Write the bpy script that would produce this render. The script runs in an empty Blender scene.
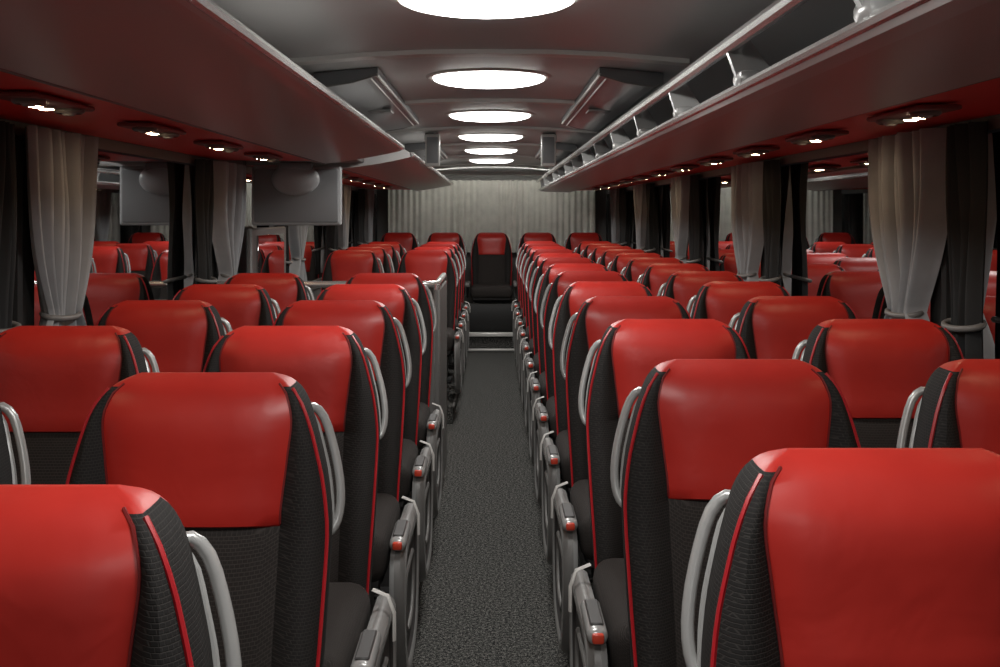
import bpy, bmesh, math, random
from mathutils import Vector, Matrix
random.seed(4)
S = bpy.context.scene
S.view_settings.view_transform = 'Standard'
S.view_settings.look = 'None'
S.view_settings.exposure = 0.30
S.view_settings.gamma = 1.08

# ------------------------------------------------------------------ materials
def mat(name, col, rough=0.5, metal=0.0, spec=0.5, ior=None, emit=None, estr=0, coat=0):
    m = bpy.data.materials.new(name); m.use_nodes = True
    b = m.node_tree.nodes['Principled BSDF']
    b.inputs['Base Color'].default_value = (*col, 1)
    b.inputs['Roughness'].default_value = rough
    b.inputs['Metallic'].default_value = metal
    b.inputs['Specular IOR Level'].default_value = spec
    if ior: b.inputs['IOR'].default_value = ior
    if coat: b.inputs['Coat Weight'].default_value = coat; b.inputs['Coat Roughness'].default_value = 0.15
    if emit:
        b.inputs['Emission Color'].default_value = (*emit, 1)
        b.inputs['Emission Strength'].default_value = estr
    return m
def nd(m, t, **kw):
    n = m.node_tree.nodes.new(t)
    for k, v in kw.items(): setattr(n, k, v)
    return n
def lk(m, a, b): m.node_tree.links.new(a, b)
def bsdf(m): return m.node_tree.nodes['Principled BSDF']
def objco(m, sx=1, sy=1, sz=1):
    tc = nd(m, 'ShaderNodeTexCoord'); mp = nd(m, 'ShaderNodeMapping')
    mp.inputs['Scale'].default_value = (sx, sy, sz)
    lk(m, tc.outputs['Object'], mp.inputs['Vector']); return mp.outputs['Vector']
def noise(m, vec, scale, detail=4, rough=0.5):
    n = nd(m, 'ShaderNodeTexNoise'); n.inputs['Scale'].default_value = scale
    n.inputs['Detail'].default_value = detail; n.inputs['Roughness'].default_value = rough
    lk(m, vec, n.inputs['Vector']); return n
def ramp(m, fac, c0, c1, p0=0.0, p1=1.0):
    r = nd(m, 'ShaderNodeValToRGB'); e = r.color_ramp.elements
    e[0].position = p0; e[0].color = (*c0, 1); e[1].position = p1; e[1].color = (*c1, 1)
    lk(m, fac, r.inputs['Fac']); return r.outputs['Color']
def bump(m, h, strength=0.2, dist=0.002):
    b = nd(m, 'ShaderNodeBump'); b.inputs['Strength'].default_value = strength
    b.inputs['Distance'].default_value = dist
    lk(m, h, b.inputs['Height']); lk(m, b.outputs['Normal'], bsdf(m).inputs['Normal'])

def mat_leather():
    m = mat('red_leather', (0.62, 0.02, 0.015), 0.42, spec=0.45)
    v = objco(m)
    n = noise(m, v, 5, 3)
    lk(m, ramp(m, n.outputs['Fac'], (0.40, 0.014, 0.010), (0.54, 0.024, 0.016), 0.3, 0.7), bsdf(m).inputs['Base Color'])
    oi = nd(m, 'ShaderNodeObjectInfo'); ad = nd(m, 'ShaderNodeVectorMath', operation='ADD')
    sc = nd(m, 'ShaderNodeMath', operation='MULTIPLY'); sc.inputs[1].default_value = 40
    lk(m, oi.outputs['Random'], sc.inputs[0]); lk(m, v, ad.inputs[0]); lk(m, sc.outputs[0], ad.inputs[1])
    n2 = noise(m, ad.outputs[0], 10, 3, 0.5); n2.inputs['Distortion'].default_value = 0.3
    bump(m, n2.outputs['Fac'], 0.36, 0.008)
    return m
def mat_weave(name, c0, c1, mult=1.0, bw=0.008, rh=0.004):
    m = mat(name, c0, 0.85, spec=0.2)
    tc = nd(m, 'ShaderNodeTexCoord'); sp = nd(m, 'ShaderNodeSeparateXYZ'); cb = nd(m, 'ShaderNodeCombineXYZ')
    lk(m, tc.outputs['Object'], sp.inputs[0])
    ad = nd(m, 'ShaderNodeMath', operation='ADD')
    lk(m, sp.outputs['X'], ad.inputs[0]); lk(m, sp.outputs['Y'], ad.inputs[1])
    if mult < 0: lk(m, ad.outputs[0], cb.inputs['X'])
    else: lk(m, sp.outputs['X'], cb.inputs['X'])
    ad2 = nd(m, 'ShaderNodeMath', operation='SUBTRACT')
    lk(m, sp.outputs['Z'], ad2.inputs[0]); lk(m, sp.outputs['Y'], ad2.inputs[1])
    lk(m, sp.outputs['Z'] if mult < 0 else ad2.outputs[0], cb.inputs['Y'])
    b = nd(m, 'ShaderNodeTexBrick')
    b.inputs['Scale'].default_value = 1.0
    b.inputs['Brick Width'].default_value = bw; b.inputs['Row Height'].default_value = rh
    b.inputs['Mortar Size'].default_value = 0.0009; b.inputs['Mortar Smooth'].default_value = 1.0
    b.inputs['Color1'].default_value = (*c0, 1); b.inputs['Color2'].default_value = (*[c * 1.2 for c in c0], 1)
    b.inputs['Mortar'].default_value = (*c1, 1)
    lk(m, cb.outputs[0], b.inputs['Vector'])
    lk(m, b.outputs['Color'], bsdf(m).inputs['Base Color'])
    inv = nd(m, 'ShaderNodeMath', operation='SUBTRACT'); inv.inputs[0].default_value = 1
    lk(m, b.outputs['Fac'], inv.inputs[1]); bump(m, inv.outputs[0], 0.35, 0.0012)
    return m
def mat_plastic(name, col, rough=0.45, spec=0.5, bs=0.08):
    m = mat(name, col, rough, spec=spec)
    n = noise(m, objco(m), 350, 2); bump(m, n.outputs['Fac'], bs, 0.001)
    return m
def mat_carpet():
    m = mat('speckled_carpet', (0.06, 0.06, 0.06), 0.95, spec=0.1)
    v = objco(m)
    n = noise(m, v, 230, 2, 0.8)
    n3 = noise(m, v, 90, 4, 0.8)
    mx = nd(m, 'ShaderNodeMath', operation='MULTIPLY'); lk(m, n.outputs['Fac'], mx.inputs[0]); lk(m, n3.outputs['Fac'], mx.inputs[1])
    lk(m, ramp(m, mx.outputs[0], (0.008, 0.009, 0.010), (0.42, 0.41, 0.38), 0.225, 0.42), bsdf(m).inputs['Base Color'])
    bump(m, n.outputs['Fac'], 0.8, 0.005)
    return m
def mat_curtain(name, c):
    m = mat(name, c, 0.8, spec=0.2)
    v = objco(m, 1, 1, 1)
    n = noise(m, v, 12, 4)
    lk(m, ramp(m, n.outputs['Fac'], tuple(x * 0.9 for x in c), tuple(min(1, x * 1.06) for x in c), 0.3, 0.7), bsdf(m).inputs['Base Color'])
    n2 = noise(m, v, 600, 2); bump(m, n2.outputs['Fac'], 0.2, 0.001)
    return m

M = {}
M['leather'] = mat_leather()
M['fabric'] = mat_weave('woven_seat_fabric', (0.019, 0.016, 0.015), (0.042, 0.036, 0.033))
M['mesh'] = mat_weave('side_mesh_fabric', (0.013, 0.012, 0.012), (0.032, 0.029, 0.027), -1, 0.008, 0.005)
M['shell'] = mat_plastic('seat_shell_plastic', (0.045, 0.043, 0.043), 0.5)
M['pipe'] = mat('red_piping', (0.45, 0.010, 0.016), 0.4)
M['seam'] = mat('dark_red_seam', (0.16, 0.006, 0.006), 0.5)
M['silver'] = mat('silver_plastic', (0.42, 0.42, 0.415), 0.24, metal=0.25)
M['guard'] = mat_plastic('guard_plastic', (0.16, 0.155, 0.15), 0.45)
M['button'] = mat('orange_red_button', (0.70, 0.06, 0.03), 0.35)
M['belt'] = mat('pale_belt_webbing', (0.55, 0.54, 0.52), 0.7)
M['dark'] = mat_plastic('black_plastic', (0.012, 0.012, 0.012), 0.5)
M['carpet'] = mat_carpet()
M['ceil'] = mat_plastic('ceiling_laminate', (0.54, 0.545, 0.54), 0.42)
M['rib'] = mat_plastic('ceiling_rib_plastic', (0.70, 0.69, 0.66), 0.4)
M['duct'] = mat_plastic('duct_panel_plastic', (0.13, 0.135, 0.14), 0.35)
M['under'] = mat_plastic('rack_underside', (0.50, 0.42, 0.40), 0.32, 0.5, 0.04)
M['rackface'] = mat_plastic('rack_face_grey', (0.55, 0.54, 0.53), 0.33)
M['red_panel'] = mat_plastic('red_service_channel', (0.80, 0.026, 0.02), 0.4)
M['chrome'] = mat('brushed_rail', (0.75, 0.745, 0.73), 0.25, metal=0.75)
M['wall'] = mat_plastic('grey_wall_laminate', (0.16, 0.157, 0.15), 0.6)
M['glass'] = mat('night_window_glass', (0.58, 0.59, 0.60), 0.012, metal=1.0)
M['cgrey'] = mat_curtain('grey_curtain_cloth', (0.32, 0.33, 0.345))
M['cdark'] = mat_curtain('dark_curtain_cloth', (0.026, 0.027, 0.028))
M['crear'] = mat_curtain('rear_curtain_cloth', (0.70, 0.69, 0.63))
M['lamp'] = mat('lamp_lens', (0.9, 0.9, 0.9), 0.4, emit=(1.0, 0.98, 0.94), estr=26.0)
M['lamp2'] = mat('lamp_lens_rim', (0.9, 0.9, 0.9), 0.4, emit=(1.0, 0.97, 0.90), estr=4.0)
M['fill_strip'] = mat('rear_fill_glow', (0.9, 0.9, 0.9), 0.4, emit=(1.0, 0.98, 0.90), estr=9.0)  # invented glow, added only to lift the dim rear curtain
M['spot'] = mat('reading_light_lens', (0.9, 0.8, 0.7), 0.4, emit=(1.0, 0.70, 0.42), estr=60.0)
M['lampring'] = mat_plastic('lamp_bezel', (0.55, 0.54, 0.52), 0.35)
M['mon'] = mat_plastic('monitor_housing', (0.27, 0.28, 0.29), 0.45)
M['monedge'] = mat_plastic('monitor_edge', (0.48, 0.49, 0.50), 0.35)
M['beige'] = mat_plastic('vent_plate', (0.22, 0.05, 0.045), 0.4)
M['metal'] = mat('step_trim_metal', (0.85, 0.83, 0.8), 0.3, metal=0.3)
M['screen'] = mat('screen_glass', (0.01, 0.01, 0.012), 0.08)

# ------------------------------------------------------------------ mesh builder
class MB:
    def __init__(s): s.v = []; s.f = []; s.m = []; s.mats = []
    def mi(s, k):
        if k not in s.mats: s.mats.append(k)
        return s.mats.index(k)
    def add(s, vs, fs, k):
        o = len(s.v); s.v += [tuple(v) for v in vs]
        ks = k if isinstance(k, list) else [k] * len(fs)
        for f, kk in zip(fs, ks):
            s.f.append([i + o for i in f]); s.m.append(s.mi(kk))
    def rbox(s, c, size, r, k, seg=2, rot=None):
        bm = bmesh.new(); bmesh.ops.create_cube(bm, size=1)
        for v in bm.verts: v.co = Vector((v.co.x * size[0], v.co.y * size[1], v.co.z * size[2]))
        if r > 0: bmesh.ops.bevel(bm, geom=bm.edges[:], offset=min(r, min(size) * 0.49), segments=seg, profile=0.5, affect='EDGES')
        if rot: bmesh.ops.transform(bm, matrix=rot, verts=bm.verts)
        bm.verts.index_update()
        s.add([v.co + Vector(c) for v in bm.verts], [[v.index for v in f.verts] for f in bm.faces], k); bm.free()
    def tube(s, pts, r, k, n=8, closed=False, sx=1.0):
        pts = [Vector(p) for p in pts]; vs = []; L = len(pts)
        up = None
        for i, p in enumerate(pts):
            a = pts[(i - 1) % L] if (closed or i > 0) else p
            b = pts[(i + 1) % L] if (closed or i < L - 1) else p
            t = (b - a).normalized()
            if up is None:
                up = Vector((0, 0, 1)) if abs(t.z) < 0.9 else Vector((1, 0, 0))
            sd = t.cross(up).normalized(); up = sd.cross(t).normalized()
            for j in range(n):
                an = 2 * math.pi * j / n
                vs.append(p + sd * math.cos(an) * r * sx + up * math.sin(an) * r)
        fs = []
        for i in range(L if closed else L - 1):
            i2 = (i + 1) % L
            for j in range(n):
                fs.append([i * n + j, i * n + (j + 1) % n, i2 * n + (j + 1) % n, i2 * n + j])
        if not closed:
            fs.append(list(range(n))[::-1]); fs.append([(L - 1) * n + j for j in range(n)])
        s.add(vs, fs, k)
    def prism_y(s, prof, y0, y1, k, cap=True):   # prof (x,z) closed polygon
        n = len(prof); vs = [(x, y0, z) for x, z in prof] + [(x, y1, z) for x, z in prof]
        fs = [[i, (i + 1) % n, n + (i + 1) % n, n + i] for i in range(n)]
        ks = list(k) if isinstance(k, list) else [k] * n
        if cap: fs += [list(range(n))[::-1], list(range(n, 2 * n))]; ks += [ks[0], ks[0]]
        s.add(vs, fs, ks)
    def prism_x(s, prof, x0, x1, k):   # prof (y,z)
        n = len(prof); vs = [(x0, y, z) for y, z in prof] + [(x1, y, z) for y, z in prof]
        fs = [[i, (i + 1) % n, n + (i + 1) % n, n + i] for i in range(n)] + [list(range(n))[::-1], list(range(n, 2 * n))]
        s.add(vs, fs, k)
    def lathe(s, c, prof, k, n=32, sy=1.0):  # prof (r,z)
        vs = []; fs = []; ks = []
        for r, z in prof:
            for j in range(n):
                a = 2 * math.pi * j / n; vs.append((c[0] + r * math.cos(a), c[1] + r * sy * math.sin(a), c[2] + z))
        for i in range(len(prof) - 1):
            for j in range(n):
                fs.append([i * n + j, i * n + (j + 1) % n, (i + 1) * n + (j + 1) % n, (i + 1) * n + j])
                ks.append(k[i] if isinstance(k, list) else k)
        fs.append([(len(prof) - 1) * n + j for j in range(n)]); ks.append(ks[-1])
        s.add(vs, fs, ks)
    def mesh(s, name, smooth=True, angle=40):
        me = bpy.data.meshes.new(name); me.from_pydata(s.v, [], s.f)
        for k in s.mats: me.materials.append(M[k])
        me.polygons.foreach_set('material_index', s.m)
        bm = bmesh.new(); bm.from_mesh(me); bmesh.ops.recalc_face_normals(bm, faces=bm.faces); bm.to_mesh(me); bm.free()
        me.polygons.foreach_set('use_smooth', [smooth] * len(me.polygons))
        if smooth:
            try: me.set_sharp_from_angle(angle=math.radians(angle))
            except Exception: pass
        me.update(); return me
    def obj(s, name, **kw): return place(s.mesh(name + '_mesh', **kw), name)
def place(me, name, loc=(0, 0, 0), rotz=0):
    o = bpy.data.objects.new(name, me); o.location = loc; o.rotation_euler = (0, 0, rotz)
    S.collection.objects.link(o); return o

def cr(tab, x):
    n = len(tab)
    if x <= tab[0][0]: return tab[0][1]
    if x >= tab[-1][0]: return tab[-1][1]
    for i in range(n - 1):
        if tab[i][0] <= x <= tab[i + 1][0]: break
    x0, y0 = tab[i]; x1, y1 = tab[i + 1]; h = x1 - x0
    def slope(j):
        if j == 0: return (tab[1][1] - tab[0][1]) / (tab[1][0] - tab[0][0])
        if j == n - 1: return (tab[-1][1] - tab[-2][1]) / (tab[-1][0] - tab[-2][0])
        a = (tab[j][1] - tab[j - 1][1]) / (tab[j][0] - tab[j - 1][0]); b = (tab[j + 1][1] - tab[j][1]) / (tab[j + 1][0] - tab[j][0])
        return 0 if a * b <= 0 else 2 * a * b / (a + b)
    m0, m1 = slope(i), slope(i + 1); t = (x - x0) / h
    return (2*t**3-3*t**2+1)*y0 + (t**3-2*t**2+t)*h*m0 + (-2*t**3+3*t**2)*y1 + (t**3-t**2)*h*m1
def spline(hp, sub=3):
    sm = []
    for i in range(len(hp) - 1):
        a = hp[max(0, i - 1)]; c = hp[i]; d = hp[i + 1]; e = hp[min(len(hp) - 1, i + 2)]
        for q_ in range(sub):
            t = q_ / sub
            sm.append(tuple(.5 * (2 * c[q] + (d[q] - a[q]) * t + (2 * a[q] - 5 * c[q] + 4 * d[q] - e[q]) * t * t + (3 * c[q] - a[q] - 3 * d[q] + e[q]) * t ** 3) for q in range(len(c))))
    sm.append(hp[-1]); return sm

# ------------------------------------------------------------------ seat
TW = [(.40, .195), (.50, .20), (.60, .205), (.75, .212), (.88, .215), (.95, .208), (1.02, .192), (1.07, .176), (1.10, .160), (1.12, .138), (1.13, .112)]
TP = [(.40, .138), (.893, .138), (1.0, .148), (1.06, .154), (1.10, .144), (1.12, .125), (1.13, .103)]
TF = [(.40, -.175), (.50, -.165), (.60, -.15), (.75, -.105), (.88, -.060), (.95, -.048), (1.02, -.042), (1.07, -.036), (1.10, -.022), (1.12, .000), (1.13, .026)]
TB = [(.40, -.05), (.50, -.03), (.60, -.02), (.75, .01), (.88, .04), (.95, .055), (1.02, .068), (1.07, .073), (1.10, .068), (1.12, .054), (1.13, .034)]
ZS = .893
def half_ring(z):
    w = cr(TW, z); p = cr(TP, z); yf = cr(TF, z); yb = cr(TB, z); T = yb - yf
    tf = max(0.0, min(1.0, (1.13 - z) / .08))
    seam = math.exp(-((z - ZS) / .006) ** 2) * 0.006
    pts = []
    for k in range(7):
        u = k / 6; hd = .016 if z > ZS else .008
        pts.append((p * u, yf - hd * (1 - u ** 4) * tf + seam + (.004 * tf if k == 6 else 0)))
    b = .026 * min(1, (w - p) / .07) * tf
    for k in range(1, 6):
        t = k / 5
        pts.append((p + (w - p) * (t ** .8), yf - b * math.sin(math.pi * min(1, t * .85 + .02)) + (.012 * t ** 4) * tf))
    pts.append((w + .003 * tf, yf + .35 * T)); pts.append((w, yf + .68 * T)); pts.append((w - .006 * tf, yb - .10 * T))
    pts.append((w - .018 * tf, yb - .02 * T)); pts.append((w * .75, yb)); pts.append((w * .4, yb)); pts.append((0, yb))
    return pts
def zlist():
    z = [.40 + (.885 - .40) * i / 14 for i in range(15)] + [.889, .893, .897]
    z += [.897 + (1.06 - .897) * i / 9 for i in range(1, 10)]
    z += [1.06 + .07 * math.sin(math.pi / 2 * i / 11) for i in range(1, 12)]
    return z
def build_seat(sg, aisle):
    b = MB(); Z = zlist(); rings = []
    for z in Z:
        h = half_ring(z); left = [(-x, y) for x, y in h[1:-1]][::-1]
        rings.append([(x, y, z) for x, y in h + left])
    n = len(rings[0]); H = 19; vs = [p for r in rings for p in r]; fs = []; ks = []
    for j in range(len(rings) - 1):
        zm = (Z[j] + Z[j + 1]) / 2
        for i in range(n):
            fs.append([j * n + i, j * n + (i + 1) % n, (j + 1) * n + (i + 1) % n, (j + 1) * n + i])
            s = i if i < H - 1 else n - 1 - i
            if s < 6: k = 'leather' if zm > ZS else 'fabric'
            elif s < 11: k = 'mesh' if zm < 1.112 else 'leather'
            elif s < 14: k = 'mesh' if zm < 1.115 else 'leather'
            else: k = 'leather' if zm > 1.0 else 'shell'
            ks.append(k)
    fs.append([(len(rings) - 1) * n + i for i in range(n)]); ks.append('leather')
    fs.append(list(range(n))[::-1]); ks.append('shell')
    b.add(vs, fs, ks)
    for s in (1, -1):
        path = []
        for z in [.42 + .69 * i / 30 for i in range(31)]:
            x, y = half_ring(z)[11]; path.append((s * (x + .001), y - .001, z))
        b.tube(path, .0032, 'pipe', 6)
        path = []
        for z in [.897 + .22 * i / 16 for i in range(17)]:
            x, y = half_ring(z)[6]; path.append((s * x, y - .0012, z))
        b.tube(path, .0022, 'seam', 5)
    # slim loop handle hugging the shoulder of the shell
    hp = [(.154, .060, 1.062), (.173, .070, 1.066), (.191, .071, 1.048), (.205, .066, 1.010), (.217, .057, .965), (.223, .048, .925), (.222, .040, .892), (.215, .032, .870), (.206, .026, .862)]
    b.tube([(sg * x, y, z) for x, y, z in spline(hp, 2)], .0078, 'silver', 10)
    inner = [(.168, .060, 1.056), (.180, .060, 1.036), (.191, .052, 1.00), (.201, .046, .96), (.207, .038, .92), (.209, .030, .885), (.208, .024, .865)]
    b.tube([(sg * x, y, z) for x, y, z in spline(inner, 2)], .006, 'silver', 8)
    # cushion
    b.rbox((0, -.385, .525), (.43, .47, .13), .045, 'fabric', 4)
    b.rbox((0, -.385, .475), (.40, .43, .06), .02, 'shell', 2)
    zc = .574; path = [(.198, -.19, zc), (.198, -.55, zc), (.19, -.585, zc - .004), (.165, -.605, zc - .008), (-.165, -.605, zc - .008), (-.19, -.585, zc - .004), (-.198, -.55, zc), (-.198, -.19, zc)]
    b.tube(path, .0042, 'pipe', 6)
    for x in (-.12, .12):
        b.prism_x([(-.50, .12), (-.08, .12), (-.12, .15), (-.20, .45), (-.42, .45), (-.46, .15)], x - .015, x + .015, 'shell')
    b.rbox((0, -.30, .435), (.38, .30, .05), .01, 'shell', 1)
    b.rbox((0, -.29, .13), (.34, .44, .02), .006, 'dark', 1)
    if aisle:
        out = spline([(-.14, .535), (-.50, .545), (-.585, .535), (-.615, .49), (-.62, .42), (-.60, .33), (-.56, .25), (-.49, .19), (-.40, .17), (-.28, .17), (-.18, .19), (-.11, .28), (-.085, .42), (-.10, .51)], 2)
        cy, cz = -.34, .36
        def scl(f, g): return [(cy + (y - cy) * f, cz + (z - cz) * g) for y, z in out]
        N_ = len(out)
        layers = [(.222, .97, .97), (.224, 1.02, 1.03), (.236, 1.045, 1.07), (.250, 1.04, 1.06), (.262, 1.0, 1.0), (.264, .93, .90), (.258, .87, .80), (.250, .84, .76), (.250, .5, .4)]
        vs = []; fs = []; ks = []
        for x, f, g in layers: vs += [(sg * x, y, z) for y, z in scl(f, g)]
        for li in range(len(layers) - 1):
            for i in range(N_):
                fs.append([li * N_ + i, li * N_ + (i + 1) % N_, (li + 1) * N_ + (i + 1) % N_, (li + 1) * N_ + i])
                ks.append('silver' if li in (1, 4, 5) else ('guard' if li < 6 else 'shell'))
        fs.append([(len(layers) - 1) * N_ + i for i in range(N_)]); ks.append('shell')
        fs.append(list(range(N_))); ks.append('shell')
        b.add(vs, fs, ks)
        b.tube([(sg * .252, y, z) for y, z in scl(.55, .45)], .006, 'guard', 6, closed=True)
        b.rbox((sg * .243, -.52, .566), (.042, .19, .034), .015, 'silver', 3)
        b.rbox((sg * .243, -.612, .566), (.024, .02, .020), .005, 'button', 2)
        b.rbox((sg * .243, -.52, .584), (.028, .14, .006), .003, 'shell', 1)
        # loose lap-belt tongue hanging off the cushion edge
        b.tube([(sg * .225, -.24, .592), (sg * .258, -.245, .580), (sg * .272, -.25, .545), (sg * .273, -.26, .49)], .003, 'belt', 6, sx=3)
    else:
        b.rbox((sg * .255, -.36, .60), (.045, .42, .045), .018, 'guard', 2)
        b.rbox((sg * .250, -.20, .52), (.03, .08, .16), .01, 'guard', 1)
    return b.mesh('passenger_seat_mesh')

seatL = build_seat(+1, True); seatLw = build_seat(+1, False)
seatR = build_seat(-1, True); seatRw = build_seat(-1, False)
P = .77
for n in range(0, 13):
    y = 1.23 + P * n
    place(seatR, 'passenger_seat', (.464, y, 0)); place(seatRw, 'passenger_seat', (.995, y, 0))
for n in list(range(0, 6)) + list(range(9, 13)):
    y = 1.06 + P * n
    place(seatL, 'passenger_seat', (-.468, y, 0)); place(seatLw, 'passenger_seat', (-1.005, y, 0))
for x in (-1.0, -.5, 0, .5, 1.0):
    place(seatLw if x < 0 else seatRw, 'passenger_seat', (x, 11.85, .06))

# ------------------------------------------------------------------ shell
Y0, Y1, WX = -1.8, 12.7, 1.33
b = MB(); b.rbox((0, (Y0 + Y1) / 2, -.05), (2 * WX + .2, Y1 - Y0, .10), 0, 'carpet')
b.rbox((.79, (Y0 + 11.2) / 2, .06), (1.08, 11.2 - Y0, .12), .006, 'carpet', 1)
b.rbox((-.79, (Y0 + 5.12) / 2, .06), (1.08, 5.12 - Y0, .12), .006, 'carpet', 1)
b.rbox((-.79, (7.3 + 11.2) / 2, .06), (1.08, 11.2 - 7.3, .12), .006, 'carpet', 1)
b.rbox((0, 11.95, .09), (2.66, 1.5, .18), .0, 'carpet', 1)
b.obj('floor', smooth=False)
b = MB(); b.rbox((0, 11.19, .165), (.5, .05, .04), .008, 'metal'); b.rbox((0, 11.02, .03), (.48, .04, .02), .006, 'metal'); b.obj('trim_1')
b = MB(); b.rbox((0, 11.305, .325), (2.5, .03, .29), .008, 'dark'); b.obj('rear_bench_fascia')
for s, nm in ((1, '2'), (-1, '3')):
    b = MB()
    segs = [(Y0, 11.2)] if s > 0 else [(Y0, 5.12), (7.3, 11.2)]
    for a, c in segs: b.rbox((s * .247, (a + c) / 2, .115), (.014, c - a, .018), .004, 'guard', 1)
    b.obj('trim_' + nm)

cprof = [(-WX, 1.70), (-1.15, 1.79), (-.9, 1.845), (-.62, 1.875), (-.38, 1.895), (-.2, 1.903), (0, 1.905), (.2, 1.903), (.38, 1.895), (.62, 1.875), (.9, 1.845), (1.15, 1.79), (WX, 1.70)]
b = MB(); b.prism_y(cprof + [(WX, 2.0), (-WX, 2.0)], Y0, Y1, 'ceil'); b.obj('ceiling', angle=25)

CUR = {1: [1.3, 3.35, 5.42, 7.35, 9.3, 11.2], -1: [1.2, 3.27, 5.36, 7.25, 9.4, 11.3]}
wi = 1
for s, nm in ((1, 'right'), (-1, 'left')):
    b = MB(); PIL = [-1.3] + [c - .12 for c in CUR[s]] + [12.6]
    b.rbox((s * (WX + .04), (Y0 + Y1) / 2, .42), (.08, Y1 - Y0, .86), 0, 'wall')
    b.rbox((s * (WX + .04), (Y0 + Y1) / 2, 1.80), (.08, Y1 - Y0, .36), 0, 'wall')
    b.rbox((s * (WX - .01), (Y0 + Y1) / 2, .85), (.04, Y1 - Y0, .04), .01, 'wall')
    b.rbox((s * (WX - .02), (Y0 + Y1) / 2, .20), (.05, Y1 - Y0, .14), .02, 'guard')
    for p in PIL: b.rbox((s * (WX + .02), p, 1.235), (.07, .10, .76), .01, 'dark', 1)
    b.obj('wall_' + nm, smooth=False)
    for a, c in zip(PIL[:-1], PIL[1:]):
        b = MB(); b.rbox((s * (WX + .03), (a + c) / 2, 1.235), (.012, c - a - .11, .76), 0, 'glass'); b.obj('window_%d' % wi, smooth=False); wi += 1
b = MB(); b.rbox((0, Y1 + .04, 1.0), (2 * WX + .2, .08, 2.0), 0, 'wall'); b.obj('wall_rear', smooth=False)
b = MB(); b.rbox((0, Y0 - .04, .45), (2 * WX + .2, .08, .9), 0, 'wall'); b.rbox((0, Y0 - .04, 1.87), (2 * WX + .2, .08, .26), 0, 'wall'); b.obj('wall_front', smooth=False)
b = MB(); b.rbox((0, Y0 - .04, 1.32), (2 * WX + .1, .02, .84), 0, 'glass'); b.obj('window_%d' % wi, smooth=False)
b = MB()
b.rbox((-WX + .075, 6.2, .71), (.03, .95, 1.22), .01, 'guard', 1)
b.rbox((-WX + .094, 6.2, 1.10), (.012, .72, .36), .004, 'glass', 1)
b.tube([(-WX + .09, 5.85, .5), (-WX + .14, 5.85, .55), (-WX + .14, 5.85, .85), (-WX + .09, 5.85, .9)], .012, 'chrome')
b.obj('door_1')

def rib(y, w, dz, k, idx):
    prof = [(x, z - dz) for x, z in cprof if abs(x) <= .63]
    top = [(x, z + .003) for x, z in cprof if abs(x) <= .63][::-1]
    b = MB(); b.prism_y(prof + top, y - w / 2, y + w / 2, k); b.obj('trim_%d' % idx, angle=25)
ri = 4
for y in (3.42, 4.88, 6.42, 7.95, 9.55, 11.2): rib(y, .07, .014, 'rib', ri); ri += 1
# ------------------------------------------------------------------ lamps
b = MB()
b.lathe((0, 0, 0), [(.236, .006), (.234, -.002), (.224, -.006), (.212, -.006), (.207, -.004), (.203, -.014), (.19, -.020), (.165, -.025), (.10, -.031), (.02, -.033)], ['lampring'] * 4 + ['lamp2', 'lamp2', 'lamp2', 'lamp', 'lamp'], 48)
lampme = b.mesh('ceiling_lamp_mesh')
for y in (-.54, 1.03, 2.54, 4.06, 5.60, 7.15, 8.72, 10.35): place(lampme, 'ceiling_lamp', (0, y, 1.903))
# added fill strip, glow hidden behind its housing, to brighten the rear curtain
b = MB()
b.prism_x([(12.02, 1.862), (12.05, 1.818), (12.10, 1.812), (12.11, 1.822), (12.075, 1.835), (12.06, 1.862)], -1.0, 1.0, 'rib')
b.prism_x([(12.080, 1.838), (12.108, 1.826), (12.112, 1.832), (12.084, 1.850)], -.97, .97, 'fill_strip')
b.obj('rear_fill_strip')

# ------------------------------------------------------------------ left rack (closed bins)
def mir(prof, s): return [(s * x, z) for x, z in prof]
lp = [(.424, 1.712), (.436, 1.702), (.47, 1.694), (.52, 1.683), (.60, 1.668), (.70, 1.652), (.80, 1.640), (.815, 1.652), (1.32, 1.657), (1.32, 1.70), (.9, 1.82), (.66, 1.85), (.60, 1.825), (.50, 1.765), (.44, 1.730), (.426, 1.722)]
lk_ = ['rackface', 'under', 'under', 'under', 'under', 'under', 'under', 'red_panel', 'rackface', 'rackface', 'rackface', 'rackface', 'rackface', 'rackface', 'rackface', 'rackface']
b = MB()
for a, c in ((Y0, 5.35), (5.95, 11.95)):
    b.prism_y(mir(lp, -1), a, c, lk_)
    b.tube([(-.424, a, 1.717), (-.424, c - .03, 1.717), (-.445, c, 1.72)], .012, 'chrome', 8)
b.rbox((-.98, 5.65, 1.70), (.60, .60, .06), .01, 'guard')
b.tube([(-.805, Y0, 1.642), (-.805, 5.35, 1.642)], .006, 'guard', 6)
b.tube([(-.805, 5.95, 1.642), (-.805, 11.95, 1.642)], .006, 'guard', 6)
b.obj('luggage_bin', angle=30)
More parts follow.
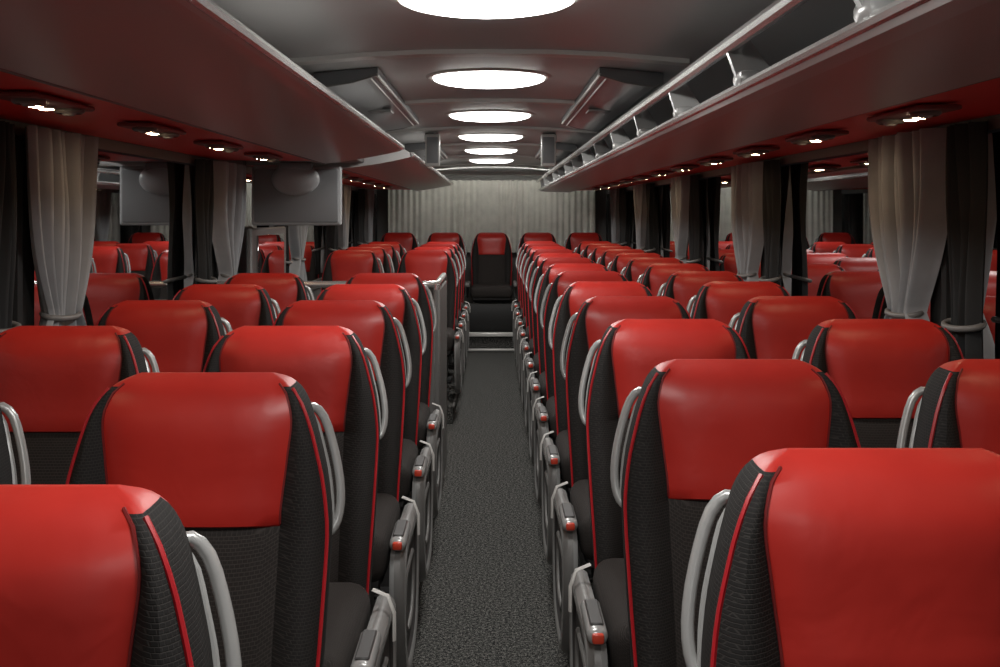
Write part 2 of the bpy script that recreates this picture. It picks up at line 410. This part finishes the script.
# ------------------------------------------------------------------ right rack (open shelf)
RE = 11.95
rp = [(.515, 1.645), (.525, 1.636), (.56, 1.632), (.70, 1.626), (.84, 1.622), (.855, 1.640), (1.32, 1.655), (1.32, 1.69), (1.0, 1.675), (.55, 1.662), (.52, 1.664)]
rk = ['rackface', 'rackface', 'under', 'under', 'under', 'red_panel', 'rackface', 'duct', 'duct', 'duct', 'rackface']
b = MB(); b.prism_y(rp, Y0, RE, rk)
b.tube([(.518, Y0, 1.654), (.518, RE, 1.654)], .011, 'chrome', 8)
b.tube([(.500, Y0, 1.745), (.500, RE, 1.745)], .016, 'chrome', 10)
b.tube([(.53, Y0, 1.765), (.53, RE, 1.765)], .009, 'rackface', 8)
y = .7
while y < 11.8:
    b.add([(.508, y - .006, 1.655), (.59, y - .006, 1.660), (.540, y + .07, 1.765), (.495, y + .07, 1.745),
           (.508, y + .012, 1.655), (.59, y + .012, 1.660), (.540, y + .088, 1.765), (.495, y + .088, 1.745)],
          [[0, 1, 2, 3], [4, 5, 6, 7], [0, 1, 5, 4], [1, 2, 6, 5], [2, 3, 7, 6], [3, 0, 4, 7]], 'silver')
    b.rbox((.530, y + .02, 1.67), (.05, .07, .03), .01, 'silver')
    y += .75
b.tube([(.852, Y0, 1.630), (.852, RE, 1.630)], .006, 'guard', 6)
b.prism_y([(.93, 1.670), (.95, 1.670), (.95, 1.800), (.93, 1.800)], Y0, RE, 'duct')
b.obj('luggage_rack', angle=30)

# ------------------------------------------------------------------ overhead duct panels
def duct(s, a, c):
    b = MB()
    prof = [(.375, 1.872), (.385, 1.862), (.46, 1.842), (.56, 1.826), (.592, 1.840), (.592, 1.874), (.375, 1.894)]
    b.prism_y(mir(prof, s), a, c, 'duct')
    b.tube([(s * .378, a, 1.868), (s * .378, c, 1.868)], .006, 'rib', 6)
    b.tube([(s * .40, a + .02, 1.857), (s * .40, c - .02, 1.857)], .003, 'rib', 6)
    b.tube([(s * .378, a, 1.868), (s * .46, a, 1.842), (s * .56, a, 1.826), (s * .59, a, 1.84)], .004, 'guard', 6)
    b.tube([(s * .378, c, 1.868), (s * .46, c, 1.842), (s * .56, c, 1.826)], .004, 'guard', 6)
    b.rbox((s * .47, (a + c) / 2, 1.836), (.10, .14, .008), .003, 'guard')
    b.obj('overhead_duct_panel', angle=30)
for s in (1, -1):
    duct(s, 3.72, 5.75); duct(s, 7.6, 9.4)
    b = MB()
    b.rbox((s * .355, 6.75, 1.785), (.09, .05, .20), .012, 'rib')
    b.rbox((s * .355, 6.722, 1.785), (.07, .01, .16), .004, 'mon')
    b.rbox((s * .36, 6.80, 1.865), (.09, .12, .05), .01, 'guard')
    b.obj('folding_screen')

# ------------------------------------------------------------------ service panels (reading lights + air vents)
b = MB()
b.rbox((0, 0, -.004), (.10, .34, .012), .006, 'beige')
for yy in (-.11, .11):
    b.lathe((-.01, yy, -.010), [(.034, 0), (.034, -.006), (.028, -.010), (.020, -.006), (.012, -.014)], ['guard', 'guard', 'dark', 'silver'], 20)
for yy in (-.03, .03):
    b.lathe((.01, yy, -.010), [(.022, 0), (.021, -.005), (.017, -.007), (.010, -.0085)], ['silver', 'silver', 'spot'], 16)
svc = b.mesh('reading_light_panel_mesh')
for n in range(0, 13):
    place(svc, 'reading_light_panel', (1.0, 1.05 + P * n, 1.638))
for n in list(range(0, 6)) + list(range(8, 13)):
    place(svc, 'reading_light_panel', (-.97, .88 + P * n, 1.648), math.pi)

# ------------------------------------------------------------------ curtains
def curtain(s, yc, W, k, name, amp=.028, n=7, top=1.64, bot=.90, tie=1.10, tied=.45, xoff=.066):
    NS, NZ = n * 10, 36; vs = []; fs = []
    b = MB(); ph = random.random() * 6
    for j in range(NZ + 1):
        z = bot + (top - bot) * j / NZ
        if z > tie: f = tied + (1 - tied) * (1 - math.exp(-((z - tie) / .24) ** 1.2)) / (1 - math.exp(-((top - tie) / .24) ** 1.2))
        else: f = tied + (.82 - tied) * min(1, (tie - z) / .15) ** .8
        for i in range(NS + 1):
            u = i / NS
            a = amp * (0.6 + .4 * f) * (1 + .35 * math.sin(3.1 * u * 6 + ph))
            w_ = u + .012 * math.sin(2 * math.pi * 2.3 * u + ph * 2)
            yy = yc + (u - .5) * W * f + .006 * math.sin(z * 9 + u * 12 + ph)
            xx = WX - xoff + a * math.sin(2 * math.pi * n * w_ + ph) + .006 * math.sin(9 * z + 4 * u + ph)
            vs.append((s * xx, yy, z))
    for j in range(NZ):
        for i in range(NS):
            q = j * (NS + 1) + i; fs.append([q, q + 1, q + NS + 2, q + NS + 1])
    b.add(vs, fs, k)
    ww = W * tied * .55; pts = []
    for i in range(20):
        a = 2 * math.pi * i / 20; pts.append((s * (WX - xoff + .038 * math.cos(a)), yc + ww * math.sin(a), tie + .01 * math.cos(a)))
    b.tube(pts, .009, 'guard', 6, closed=True)
    return b.obj(name, angle=180)
for s in (1, -1):
    for p in CUR[s][1:]:
        curtain(s, p, .52, 'cgrey', 'window_curtain', n=7, amp=.034, tied=.36, xoff=.062)
        curtain(s, p - .38, .19, 'cdark', 'blackout_curtain', amp=.018, n=4, tied=.85, xoff=.045)
b = MB(); NS = 400; vs = []; fs = []
for j in range(13):
    z = .95 + (1.775 - .95) * j / 12
    for i in range(NS + 1):
        u = i / NS; x = -1.18 + 2.36 * u
        yy = 12.54 + .008 * math.sin(2 * math.pi * 34 * u + 1.8 * math.sin(9 * u) + .3 * math.sin(3 * z)) * (1 + .6 * math.sin(23 * u)) + .008 * math.sin(2 * math.pi * 11 * u)
        vs.append((x, yy, z))
for j in range(12):
    for i in range(NS):
        q = j * (NS + 1) + i; fs.append([q, q + 1, q + NS + 2, q + NS + 1])
b.add(vs, fs, 'crear'); b.tube([(-1.2, 12.54, 1.782), (1.2, 12.54, 1.782)], .012, 'guard'); b.obj('rear_curtain', angle=180)

# ------------------------------------------------------------------ hanging monitor
def monitor(x, y, zc, w=.47, h=.31):
    b = MB()
    b.rbox((x, y, zc), (w, .04, h), .014, 'monedge', 3)
    b.rbox((x, y - .02, zc), (w - .03, .02, h - .03), .010, 'mon', 2)
    b.rbox((x, y + .020, zc), (w - .03, .006, h - .03), .002, 'screen', 1)
    bm = bmesh.new(); bmesh.ops.create_uvsphere(bm, u_segments=28, v_segments=16, radius=1)
    for v in bm.verts: v.co = Vector((x + v.co.x * .125, y - .04 + v.co.y * .035, zc + .085 + v.co.z * .085))
    bm.verts.index_update(); b.add([v.co.copy() for v in bm.verts], [[v.index for v in f.verts] for f in bm.faces], 'monedge'); bm.free()
    b.rbox((x, y - .02, zc + .150), (.18, .09, .05), .015, 'mon', 2)
    b.obj('hanging_monitor')
monitor(-1.01, 5.75, 1.49)

# ------------------------------------------------------------------ stairwell partition
b = MB()
b.rbox((-.74, 5.09, .56), (.98, .03, .88), .01, 'guard', 1)
b.rbox((-.245, 5.45, .56), (.03, .74, .98), .01, 'guard', 1)
b.tube([(-1.26, 5.09, 1.07), (-.30, 5.09, 1.07), (-.26, 5.10, 1.07), (-.245, 5.14, 1.07), (-.245, 5.80, 1.07), (-.245, 5.83, 1.05), (-.245, 5.83, .0)], .016, 'chrome', 10)
b.tube([(-.245, 5.10, 1.07), (-.245, 5.10, .0)], .016, 'chrome', 10)
b.obj('stairwell_partition')

# ------------------------------------------------------------------ world & camera
w = bpy.data.worlds.new('night'); S.world = w; w.use_nodes = True
w.node_tree.nodes['Background'].inputs['Color'].default_value = (.01, .011, .014, 1)
w.node_tree.nodes['Background'].inputs['Strength'].default_value = .5
cd = bpy.data.cameras.new('camera'); cam = bpy.data.objects.new('camera', cd); S.collection.objects.link(cam)
cam.location = (.015, 0, 1.40); cam.rotation_euler = (math.radians(90), 0, 0)
cd.sensor_width = 36; cd.lens = 39.6; cd.shift_x = .007; cd.shift_y = -.1205; cd.clip_start = .02
S.camera = cam
